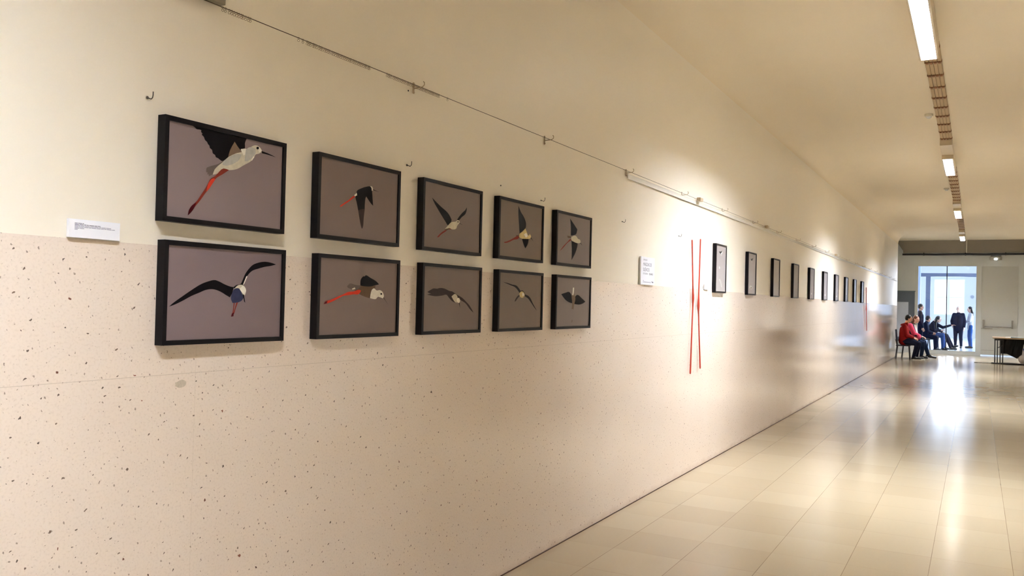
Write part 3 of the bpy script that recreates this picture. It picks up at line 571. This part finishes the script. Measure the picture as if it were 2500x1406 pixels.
# ------------------------------------------------------------ ceiling lamps and cable runs
LX0, LX1 = 1.760, 1.912
m_glow = mat('fluorescent_glow', (255, 250, 240), .4, noise=0, emit=LAMP_COL, estr=LAMP_STR)
m_house = mat('cream_lamp_enamel', (218, 202, 172), .4)
m_blade = mat('white_louvre', (235, 232, 225), .3)
P0 = 6.92; PER = 7.58
def lamp(y0, label):
    t = thing('ceiling_lamp', label, 'lamp', ((LX0+LX1)/2, y0, CZ), 'fluorescent lamps in line on the ceiling')
    h = (LX1-LX0)/2
    bm = bmesh.new(); box(bm, -h-.004, h+.004, -.87, -.02, -.105, -.001, bev=.006)
    box(bm, -h-.004, h+.004, -.021, 1.74, -.024, -.001)
    box(bm, -h-.004, -h, -.021, 1.74, -.171, -.023); box(bm, h, h+.004, -.021, 1.74, -.171, -.023)
    box(bm, -h, -h+.013, -.019, 1.736, -.1725, -.1705); box(bm, h-.013, h, -.019, 1.736, -.1725, -.1705)  # added inner lips that hold back light falling straight down
    box(bm, -h-.004, h+.004, -.025, -.019, -.171, -.023); box(bm, -h-.004, h+.004, 1.736, 1.741, -.171, -.023)
    mesh_obj('housing', bm, m_house, t)
    bm = bmesh.new()                                    # V-shaped lit trough that throws the light sideways
    for sg in (-1, 1):
        pr_ = [(sg*(h-.001), -.095), (sg*.032, -.056), (sg*.032, -.050), (sg*(h-.001), -.050)]
        A_ = [bm.verts.new((x, 0, z)) for x, z in pr_]; B_ = [bm.verts.new((x, 1.72, z)) for x, z in pr_]
        for k in range(4): bm.faces.new((A_[k], A_[(k+1) % 4], B_[(k+1) % 4], B_[k]))
        bm.faces.new(A_[::-1]); bm.faces.new(B_)
        bmesh.ops.recalc_face_normals(bm, faces=bm.faces[:])
        mesh_obj('lit_tube_strip', bm, m_glow, t); bm = bmesh.new()
    box(bm, -.032, .032, 0, 1.72, -.054, -.024); mesh_obj('gear_tray', bm, m_blade, t)
    for k in range(36):
        y = .03+k*1.66/35
        bm = bmesh.new()
        A_ = [bm.verts.new((x, y-.0015, z)) for x, z in ((-h+.001, -.169), (h-.001, -.169), (h-.001, -.135), (-h+.001, -.135))]
        B_ = [bm.verts.new((v.co.x, y+.0015, v.co.z)) for v in A_]
        for q in range(4): bm.faces.new((A_[q], A_[(q+1) % 4], B_[(q+1) % 4], B_[q]))
        bm.faces.new(A_[::-1]); bm.faces.new(B_); bmesh.ops.recalc_face_normals(bm, faces=bm.faces[:])
        mesh_obj('louvre_blade', bm, m_blade, t)
    return t
LL = ['long lit ceiling lamp behind the viewer', 'large bright ceiling lamp at the top right, nearest in view', 'second lit ceiling lamp down the corridor', 'third lit ceiling lamp down the corridor', 'farthest small ceiling lamp, just before the soffit']
for k in range(-1, 4): lamp(P0+PER*k-(.35 if k < 0 else 0), LL[k+1])
m_tray = mat('tan_cable', (188, 162, 122), .6); m_clip = mat('rust_brown_clip', (140, 94, 58), .6)
clip0 = None
for k in range(0, 3):
    ya, yb = P0+PER*k+1.76, P0+PER*(k+1)-.88
    t = thing('cable_run', ['row of tan cables with brown clips between the first and second ceiling lamps', 'row of tan cables between the second and third ceiling lamps', 'row of tan cables between the third and farthest ceiling lamps'][k], 'cables', ((LX0+LX1)/2+.006, ya, CZ-.002), 'cable runs on the ceiling')
    bm = bmesh.new()
    box(bm, -.076, .076, 0, yb-ya, -.010, -.0)
    for x in (-.055, -.018, .018, .055): box(bm, x-.0165, x+.0165, 0, yb-ya, -.022, -.010, bev=.004)
    mesh_obj('cables', bm, m_tray, t)
    for q in range(10):
        if clip0 is None:
            bm = bmesh.new(); box(bm, -.078, .078, -.012, .012, -.026, -.0)
            for x in (-.055, -.018, .018, .055): box(bm, x-.012, x+.012, -.028, .02, -.038, -.022, bev=.004)
            o = clip0 = mesh_obj('clip', bm, m_clip, t)
        else: o = clip0.copy(); COL.objects.link(o); o.parent = t
        o.location = (0, .12+q*(yb-ya-.2)/9, 0)
for y, z, lb in ((11.9, CZ, 'beside the nearest cable run'), (19.2, CZ, 'beside the second cable run')):
    t = thing('smoke_detector', 'small round white detector on the ceiling '+lb, 'smoke detector', (1.69, y, z-.001))
    bm = bmesh.new(); tube(bm, [(0, 0, 0), (0, 0, -.028)], .05, 20); mesh_obj('base', bm, m_cream, t, smooth=False)
    bm = bmesh.new(); ball(bm, (0, 0, -.03), (.035, .035, .025)); mesh_obj('sensor_dome', bm, mat('sensor_white', (230, 230, 230), .2), t, smooth=True)

bm = bmesh.new()
vs = [bm.verts.new((.0006, 1.921+.022*math.cos(2*PI*k/14)*rnd.uniform(.7, 1.2), 1.205+.012*math.sin(2*PI*k/14)*rnd.uniform(.7, 1.2))) for k in range(14)]
f = bm.faces.new(vs); f.normal_update()
if f.normal.x < 0: f.normal_flip()
tag(mesh_obj('adhesive_residue', bm, mat('greyish_glue', (190, 176, 154), .6, noise=.25, nscale=120)), 'small greyish patch of glue residue on the speckled dado below the banking bird', 'residue')
# ------------------------------------------------------------ people
def remeshed(name, bm, m, parent, voxel=.012, smooth=8):
    me = bpy.data.meshes.new('tmp'); bm.to_mesh(me); bm.free()
    o = bpy.data.objects.new('tmp', me); COL.objects.link(o)
    md = o.modifiers.new('r', 'REMESH'); md.mode = 'VOXEL'; md.voxel_size = voxel
    ms = o.modifiers.new('s', 'SMOOTH'); ms.factor = .5; ms.iterations = smooth
    dg = bpy.context.evaluated_depsgraph_get(); m2 = bpy.data.meshes.new_from_object(o.evaluated_get(dg))
    bpy.data.objects.remove(o); bpy.data.meshes.remove(me)
    m2.name = name; m2.materials.clear(); m2.materials.append(m)
    for p in m2.polygons: p.use_smooth = True; p.material_index = 0
    q = bpy.data.objects.new(name, m2); COL.objects.link(q); q.parent = parent
    for h_ in (q, q.cycles):
        if hasattr(h_, 'shadow_terminator_geometry_offset'): h_.shadow_terminator_geometry_offset = .5
    return q
def V(*a): return Vector(a)
def hand(bm, wrist, d, palm, side, curl=.5):
    """palm + 5 bent fingers. d = pointing direction, palm = palm normal, side = thumb side (+1/-1)"""
    d = Vector(d).normalized(); n = Vector(palm); n = (n-d*n.dot(d)).normalized(); s_ = d.cross(n)*side
    w = Vector(wrist)
    for k in range(4):
        o_ = (k-1.5)*.019
        caps(bm, w+d*.015-s_*o_*.6, w+d*.08-s_*o_, .016, .0125, 8)
    for k, L_ in enumerate((.072, .080, .074, .058)):
        o_ = (k-1.5)*.0205
        b0 = w+d*.085-s_*o_; a1 = curl*.7
        d1 = (d*math.cos(a1)+n*math.sin(a1)); b1 = b0+d1*L_*.5
        d2_ = (d*math.cos(a1*2)+n*math.sin(a1*2)); b2 = b1+d2_*L_*.5
        caps(bm, b0, b1, .0095, .0085, 8); caps(bm, b1, b2, .0085, .007, 8)
    t0 = w+d*.025+s_*.028; t1 = t0+(d*.7+s_*.6+n*.3).normalized()*.038; t2 = t1+(d*.9+n*.4).normalized()*.028
    caps(bm, t0, t1, .014, .0105, 8); caps(bm, t1, t2, .0105, .008, 8)
def person(loc, label, J, face, skin, top, bottom, shoe, hair, hairstyle='short', group=None, sleeves=True, coat_len=.08, build=1.0, hands=None):
    t = thing('person', label, 'person', loc, group)
    J = {k: Vector(v) for k, v in J.items()}
    f = Vector(face).normalized(); up = (J['head']-J['neck']).normalized(); rt = f.cross(up).normalized(); up2 = rt.cross(f).normalized()
    pel = (J['hipL']+J['hipR'])/2; ch = (J['shL']+J['shR'])/2
    ax = (J['shR']-J['shL']).normalized()
    def torso(bm, g):
        a, b = pel, ch-(ch-pel).normalized()*.06
        w = .055*build; mid = a.lerp(b, .55)
        for sgn in (-1, 1):
            caps(bm, a+ax*w*sgn*1.0, mid+ax*w*sgn, .102*build+g, .102*build+g); caps(bm, mid+ax*w*sgn, b-(b-a).normalized()*.05+ax*w*1.1*sgn, .105*build+g, .102*build+g)
        caps(bm, J['shL'], J['shR'], .045+g, .045+g); caps(bm, ch-(ch-pel).normalized()*.03, J['neck']-(J['neck']-ch).normalized()*.015, .085+g*.5, .05+g*.4)
    def arms(bm, g, full=True):
        for q in 'LR':
            caps(bm, J['sh'+q], J['el'+q], .053*build+g, .043+g)
            if full: caps(bm, J['el'+q], J['wr'+q].lerp(J['el'+q], .06) if g else J['wr'+q], .042+g, .029+g*.8)
    def legs(bm, g):
        for q in 'LR':
            caps(bm, J['hip'+q], J['kn'+q], .088*build+g, .058+g); caps(bm, J['kn'+q], J['an'+q], .058+g, .042+g)
            calf = J['kn'+q].lerp(J['an'+q], .3); ball(bm, calf, .06+g)
    def feet(bm, g):
        for q in 'LR':
            a = J['an'+q]; to = J['to'+q]; hd = V((to-a).x, (to-a).y, 0).normalized()
            heel = V(a.x, a.y, max(.036, a.z-.045))-hd*.03
            caps(bm, heel, to, .034+g, .026+g); caps(bm, a, heel.lerp(to, .4), .04+g, .035+g)
    # body: one continuous surface
    bm = bmesh.new(); torso(bm, 0); arms(bm, 0); legs(bm, 0); feet(bm, 0)
    H = J['head']
    q = bmesh.ops.create_uvsphere(bm, u_segments=20, v_segments=12, radius=1)
    for v in q['verts']: v.co = H + rt*v.co.x*.072 + f*v.co.y*.094 + up2*(v.co.z*.108+.004)
    caps(bm, H-up2*.05+f*.02, H-up2*.085+f*.055, .058, .034, 12)                 # jaw and chin
    caps(bm, H-up2*.002+f*.088, H-up2*.032+f*.108, .009, .014, 8)                # nose
    caps(bm, H-up2*.060+f*.082-rt*.016, H-up2*.060+f*.082+rt*.016, .009, .009, 8)  # lips
    for sg in (-1, 1):
        ball(bm, H+rt*sg*.078-up2*.012-f*.004, (.014, .018, .028), 8)            # ears
        caps(bm, H+rt*sg*.018+f*.084+up2*.022, H+rt*sg*.045+f*.074+up2*.022, .010, .009, 8)  # brow
    caps(bm, J['neck'], H-up2*.05-f*.01, .054, .05)
    for q in 'LR':
        hd = (hands or {}).get(q)
        d = Vector(hd[0]) if hd else (J['wr'+q]-J['el'+q])
        pn = Vector(hd[1]) if hd else (-ax if q == 'R' else ax)
        hand(bm, J['wr'+q], d, pn, 1 if q == 'L' else -1, hd[2] if hd else .45)
    remeshed('body', bm, skin, t, .0085, 2)
    for sg in (-1, 1):
        bm = bmesh.new(); ball(bm, H+rt*sg*.029+f*.083+up2*.006, .0085, 8); mesh_obj('eye', bm, mat('dark_eye', (30, 22, 20), .2), t, smooth=True)
    # trousers
    bm = bmesh.new(); legs(bm, .014)
    for sgn in (-1, 1): caps(bm, pel+ax*.055*sgn, pel.lerp(ch, .25)+ax*.055*sgn, .104*build+.012, .100*build+.012)
    remeshed('trousers', bm, bottom, t, .013, 10)
    # top
    bm = bmesh.new(); torso(bm, .022); arms(bm, .017)
    dn = (pel-ch).normalized()
    for sgn in (-1, 1): caps(bm, pel+ax*.055*sgn, pel+dn*coat_len+ax*.055*sgn, .104*build+.024, .102*build+.024)
    o = remeshed('jacket' if sleeves else 'sweater', bm, top, t, .013, 10)
    bm = bmesh.new(); feet(bm, .011); remeshed('shoes', bm, shoe, t, .009, 2)
    # hair
    if hairstyle:
        bm = bmesh.new()
        q = bmesh.ops.create_uvsphere(bm, u_segments=20, v_segments=12, radius=1)
        for v in q['verts']: v.co = H + rt*v.co.x*.083 + f*(v.co.y*.094-.014) + up2*(v.co.z*.106+.018)
        bmesh.ops.bisect_plane(bm, geom=bm.verts[:]+bm.edges[:]+bm.faces[:], plane_co=H+f*.048+up2*.04, plane_no=(f*.85-up2*.55), clear_outer=True)
        bmesh.ops.holes_fill(bm, edges=[e for e in bm.edges if e.is_boundary])
        if hairstyle == 'long':
            for sg, L_ in ((-1, .34), (0, .40), (1, .34), (-.5, .38), (.5, .38)):
                a = H-f*(.045 if sg else .07)+rt*sg*.055; caps(bm, a, a-up2*.12-f*.02, .045, .045, 10); caps(bm, a-up2*.12-f*.02, a+V(0, 0, -L_)-f*.03, .045, .024, 10)
        if hairstyle == 'short': caps(bm, H-f*.06-rt*.03, H-f*.06+rt*.03, .045, .045, 10)
        remeshed('hair', bm, hair, t, .010, 2)
    return t
sk = mat('skin_light', (214, 160, 132), .5); sk2 = mat('skin_pale', (226, 184, 164), .5)
c_navy = mat('navy_cloth', (20, 24, 46), .9, spec=.15); c_red = mat('red_fleece', (138, 26, 24), .9, spec=.15); c_pink = mat('pink_knit', (214, 60, 96), .8)
c_jean = mat('blue_denim', (44, 78, 136), .9, spec=.15); c_darkjean = mat('dark_denim', (30, 44, 72), .9, spec=.15); c_black = mat('black_cloth', (18, 16, 20), .7)
c_grey = mat('pale_grey_knit', (182, 182, 192), .8); c_white = mat('white_cloth', (228, 222, 214), .8)
h_blk = mat('black_hair', (20, 14, 12), .4); h_brn = mat('brown_hair', (104, 58, 34), .45); h_wht = mat('white_hair', (214, 210, 206), .5)
s_blk = mat('black_shoe', (18, 18, 20), .35)

def seated(loc, label, face, lean, headoff, kn, an, to, wr, el, **kw):
    """facing +x. lean = chest offset forward; dicts give L/R"""
    J = dict(hipL=(0, .085, .565), hipR=(0, -.085, .565), shL=(lean, .155, 1.01), shR=(lean, -.155, 1.01), neck=(lean+.05, 0, 1.10),
             head=(lean+headoff[0], headoff[1], headoff[2]), knL=kn[0], knR=kn[1], anL=an[0], anR=an[1], toL=to[0], toR=to[1], wrL=wr[0], wrR=wr[1], elL=el[0], elR=el[1])
    kw.setdefault('coat_len', .01)
    return person(loc, label, J, face, **kw)
# near couple on chairs against the left wall (x forward); L is the far side (+y), R the near side
p1 = seated((.30, 28.90, 0), 'seated man in a red jacket with black hair, nearest on the row of chairs', (1, .18, -.22), .03, (.10, 0, 1.245),
       kn=[(.42, .12, .50), (.40, -.12, .50)], an=[(.36, .12, .09), (.30, -.16, .09)], to=[(.54, .13, .04), (.48, -.20, .04)],
       wr=[(.30, .03, .66), (.28, -.06, .655)], el=[(.10, .24, .74), (.08, -.23, .74)],
       skin=sk, top=c_red, bottom=c_navy, shoe=s_blk, hair=h_blk, hairstyle='short', build=1.12,
       hands={'L': ((.8, -.5, -.2), (0, -.4, -1), .8), 'R': ((.8, .5, -.2), (0, .4, -1), .8)})
for q, (x, y) in enumerate(((.50, .12), (.44, -.18))):
    bm = bmesh.new(); box(bm, x-.17, x+.10, y-.05, y+.05, .0, .022, bev=.008)
    mesh_obj('sole', bm, mat('white_rubber', (225, 222, 215), .5), p1)
bm = bmesh.new(); tube(bm, [(.03-.10*math.cos(a)+.01, .105*math.sin(a), 1.075-.03*math.cos(a)) for a in [PI*(-.75+1.5*k/12) for k in range(13)]], .035, 10)
mesh_obj('hood', bm, c_red, p1, smooth=True)
p2 = seated((.43, 29.66, 0), 'seated woman with long brown hair and pink top, beside the man in red', (1, -.45, -.18), .06, (.11, -.02, 1.225),
       kn=[(.40, .10, .52), (.38, -.10, .50)], an=[(.52, .10, .13), (.34, -.10, .10)], to=[(.73, .10, .045), (.50, -.12, .04)],
       wr=[(.33, .06, .68), (.30, -.02, .70)], el=[(.16, .22, .76), (.14, -.22, .76)],
       skin=sk2, top=c_navy, bottom=c_darkjean, shoe=s_blk, hair=h_brn, hairstyle='long', build=.92, hands={'L': ((1, -.3, -.2), (0, 0, -1), .7), 'R': ((1, .3, -.2), (0, 0, -1), .7)})
bm = bmesh.new(); caps(bm, (.09, -.08, 1.03), (.16, -.10, .78), .05, .06); caps(bm, (.12, -.02, 1.02), (.17, 0, .75), .06, .07); remeshed('white_blouse', bm, c_white, p2, .012, 2)
bm = bmesh.new(); caps(bm, (.02, -.20, 1.02), (.12, -.24, .78), .078, .066); caps(bm, (.12, -.24, .78), (.27, -.05, .71), .066, .052); caps(bm, (.20, .02, .66), (.26, -.1, .66), .07, .07); remeshed('pink_sleeve', bm, c_pink, p2, .012, 2)

# people in the hall behind the glass
def standing(loc, label, yaw, h=1.73, arms=None, **kw):
    k = h/1.73; R = Matrix.Rotation(yaw, 3, 'Z')
    J = dict(hipL=(0, .09, .90), hipR=(0, -.09, .90), shL=(0, .165, 1.385), shR=(0, -.165, 1.385), neck=(.005, 0, 1.47), head=(.025, 0, 1.605),
             knL=(.02, .10, .48), knR=(.02, -.10, .48), anL=(-.02, .11, .09), anR=(-.02, -.11, .09), toL=(.14, .13, .035), toR=(.14, -.13, .035),
             elL=(-.03, .23, 1.10), elR=(-.03, -.23, 1.10), wrL=(.06, .24, .86), wrR=(.06, -.24, .86))
    J.update(arms or {})
    kw2 = dict(kw)
    if 'hands' in kw2: kw2['hands'] = {q: (R@Vector(a), R@Vector(b), c_) for q, (a, b, c_) in kw2['hands'].items()}
    return person(loc, label, {q: R@Vector(v)*k for q, v in J.items()}, R@Vector((1, 0, -.12)), **kw2)
standing((.43, 34.9, 0), 'person in dark clothes standing at the left edge of the glass door', 0.2, 1.76, skin=sk, top=c_navy, bottom=c_navy, shoe=s_blk, hair=h_blk)
standing((1.62, 39.5, 0), 'white-haired man standing in dark clothes before the hall window', -PI/2-.25, 1.72, skin=sk2, top=c_navy, bottom=c_navy, shoe=s_blk, hair=h_wht, hairstyle='crop', build=1.10,
         arms=dict(elR=(-.06, -.27, 1.10), wrR=(.08, -.22, .93)), coat_len=.12)
standing((2.05, 39.95, 0), 'woman with long dark hair, pale top and blue jeans standing right of the white-haired man', PI+.15, 1.72, skin=sk2, top=c_grey, bottom=c_jean, shoe=s_blk, hair=h_blk, hairstyle='long', build=.86,
         arms=dict(elL=(.06, .24, 1.12), wrL=(.24, .12, 1.06), elR=(.05, -.24, 1.12), wrR=(.24, -.12, 1.04)))
seated((.54, 36.05, 0), 'dark-haired person in navy sitting just inside the glass door beside the standing figure', (1, .5, -.1), .04, (.08, 0, 1.20),
       kn=[(.42, .10, .50), (.40, -.10, .50)], an=[(.40, .12, .09), (.38, -.12, .09)], to=[(.56, .13, .04), (.54, -.13, .04)],
       wr=[(.30, .06, .66), (.28, -.06, .66)], el=[(.12, .24, .74), (.10, -.24, .74)], skin=sk, top=c_navy, bottom=c_navy, shoe=s_blk, hair=h_blk)
seated((.68, 36.62, 0), 'seated woman in blue jeans leaning forward behind the glass, looking to the right', (1, .1, -.15), .12, (.17, 0, 1.17),
       kn=[(.46, .12, .60), (.46, -.08, .56)], an=[(.52, .12, .14), (.47, -.08, .10)], to=[(.68, .12, .06), (.62, -.09, .04)],
       wr=[(.40, .03, .76), (.38, -.03, .74)], el=[(.20, .22, .78), (.16, -.22, .76)], skin=sk2, top=c_navy, bottom=c_jean, shoe=s_blk, hair=h_blk, hairstyle='long', build=.95,
       hands={'L': ((1, -.2, .4), (0, 0, -1), .5), 'R': ((1, .2, .3), (0, 0, -1), .5)})
seated((.80, 37.4, 0), 'seated person reaching an arm out towards the white-haired man', (1, 0, -.05), .06, (.10, 0, 1.19),
       kn=[(.45, .10, .55), (.44, -.10, .52)], an=[(.66, .10, .14), (.60, -.10, .09)], to=[(.84, .10, .16), (.80, -.10, .05)],
       wr=[(.30, .12, .68), (.60, -.04, .96)], el=[(.14, .24, .74), (.32, -.14, .86)], skin=sk, top=c_navy, bottom=c_navy, shoe=s_blk, hair=h_blk,
       hands={'R': ((1, .05, .1), (0, 0, -1), .3), 'L': ((1, 0, -.3), (0, 0, -1), .6)})

# ------------------------------------------------------------ chairs
m_seat = mat('dark_plum_plastic', (40, 26, 34), .4)
ch0 = None
def chair(loc, label, group):
    global ch0
    if ch0 is None:
        t = ch0 = thing('chair', label, 'chair', loc, group)
        bm = bmesh.new(); box(bm, -.19, .21, -.2, .2, .40, .43, bev=.012); mesh_obj('seat', bm, m_seat, t)
        bm = bmesh.new()
        N = 8; rows = []
        for i in range(N+1):
            z = .50+.40*i/N; r = []
            for j in range(N+1):
                a = (j/N-.5)*2; x = -.20-.03*(i/N)+.035*a*a
                r.append(bm.verts.new((x, a*.2, z)))
            rows.append(r)
        for i in range(N):
            for j in range(N): bm.faces.new((rows[i][j], rows[i][j+1], rows[i+1][j+1], rows[i+1][j]))
        bmesh.ops.solidify(bm, geom=bm.faces[:], thickness=.014)
        mesh_obj('backrest', bm, m_seat, t, smooth=True)
        for x, x2 in ((.17, .20), (-.16, -.20)):
            for y in (-.17, .17):
                bm = bmesh.new(); pts = [(x2, y*1.06, .0), (x, y, .41)]
                if x < 0: pts.append((-.20, y, .60))
                tube(bm, pts, .012, 8); mesh_obj('leg', bm, m_dark, t)
    else:
        t = ch0.copy(); COL.objects.link(t); t.location = loc; t['label'] = label; t['group'] = group
        for ch_ in list(ch0.children):
            c2 = ch_.copy(); COL.objects.link(c2); c2.parent = t
chair((.29, 28.90, 0), 'dark chair against the wall under the man in the red jacket', 'chairs along the corridor wall')
chair((.41, 29.66, 0), 'dark chair under the woman beside the man in red', 'chairs along the corridor wall')
chair((.20, 28.25, 0), 'empty dark chair against the wall in front of the man in red', 'chairs along the corridor wall') if False else None
chair((.54, 36.05, 0), 'dark chair behind the glass under the navy-clad sitter', 'chairs in the hall')
chair((.66, 36.62, 0), 'dark chair behind the glass under the woman in blue jeans', 'chairs in the hall')
chair((.78, 37.4, 0), 'dark chair behind the glass under the person reaching out', 'chairs in the hall')

# ------------------------------------------------------------ table at the right
t = thing('table', 'wood-topped table on black T-shaped legs beside the closed door', 'table', (3.35, 29.1, 0))
bm = bmesh.new(); box(bm, -.66, .62, -.45, .95, .735, .765, bev=.006); mesh_obj('tabletop', bm, mat('pale_beech_top', (176, 150, 118), .4, nscale=4), t)
for x in (-.60, -.54, -.465, -.40):
    y = {-.60: -.22, -.54: -.42, -.465: -.22, -.40: -.36}[x]
    bm = bmesh.new(); box(bm, x-.014, x+.014, y-.014, y+.014, .03, .735); mesh_obj('leg', bm, m_dark, t)
for x, y in ((-.55, -.22), (-.50, -.40)):
    bm = bmesh.new(); box(bm, x-.14, x+.80, y-.03, y+.03, 0, .03, bev=.008); mesh_obj('foot', bm, m_dark, t)
bm = bmesh.new(); box(bm, -.62, -.38, -.44, -.38, .685, .735); mesh_obj('bracket', bm, m_dark, t)
bm = bmesh.new()
tube(bm, [(-.54, -.41, .47), (-.40, -.41, .54)], .01, 8); mesh_obj('brace', bm, m_dark, t)
bm = bmesh.new()   # draped black cloth: gathered sheet with a pointed hem
nx, nz = 40, 12
hem = lambda u: .30 if u < .25 else (.30-(u-.25)/.42*.13 if u < .67 else .17+(u-.67)/.33*.22)
g0 = [[None]*(nz+1) for _ in range(nx+1)]
for i in range(nx+1):
    u = i/nx; x = 2.90+.62*u+.25*max(0, u-.85)
    for k in range(nz+1):
        z = .732+(hem(u)-.732)*k/nz
        g0[i][k] = bm.verts.new((x, 28.80+.018*math.sin(u*26)*k/nz+.01*math.sin(u*61+k), z))
for i in range(nx):
    for k in range(nz): bm.faces.new((g0[i][k], g0[i+1][k], g0[i+1][k+1], g0[i][k+1]))
bmesh.ops.solidify(bm, geom=bm.faces[:], thickness=.006)
tag(mesh_obj('black_cloth', bm, c_black, smooth=True), 'black cloth hanging with a pointed hem from the front of the table', 'cloth')
bm = bmesh.new(); caps(bm, (3.46, 28.58, .17), (3.60, 28.58, .20), .13, .17); caps(bm, (3.56, 28.58, .22), (3.57, 28.58, .55), .15, .12); caps(bm, (3.52, 28.58, .55), (3.62, 28.58, .62), .07, .09)
tb = thing('bag', 'pale grey cloth bag slumped at the front right of the table', 'bag', (0, 0, 0))
remeshed('cloth_bag', bm, mat('pale_grey_bag', (186, 180, 180), .8), tb, .012, 4)
bm = bmesh.new(); caps(bm, (3.47, 28.52, .46), (3.51, 28.48, .36), .03, .03); remeshed('blue_strap', bm, mat('strap_blue', (40, 60, 130), .6), tb, .009, 2)
bm = bmesh.new(); box(bm, 3.02, 3.62, 28.85, 29.3, .765, .775); box(bm, 3.15, 3.62, 28.8, 29.2, .775, .790)
tag(mesh_obj('paper_stack', bm, mat('paper_white_blue', (214, 222, 226), .6)), 'flat stack of pale papers on the table', 'papers')
bm = bmesh.new(); tube(bm, [(2.30, 28.9, .006), (2.42, 28.88, .006), (2.55, 28.92, .006), (2.72, 28.88, .006)], .006, 6); box(bm, 2.22, 2.32, 28.87, 28.93, 0, .015)
tag(mesh_obj('floor_cable', bm, m_dark), 'thin dark cable lying on the floor left of the table', 'cable')
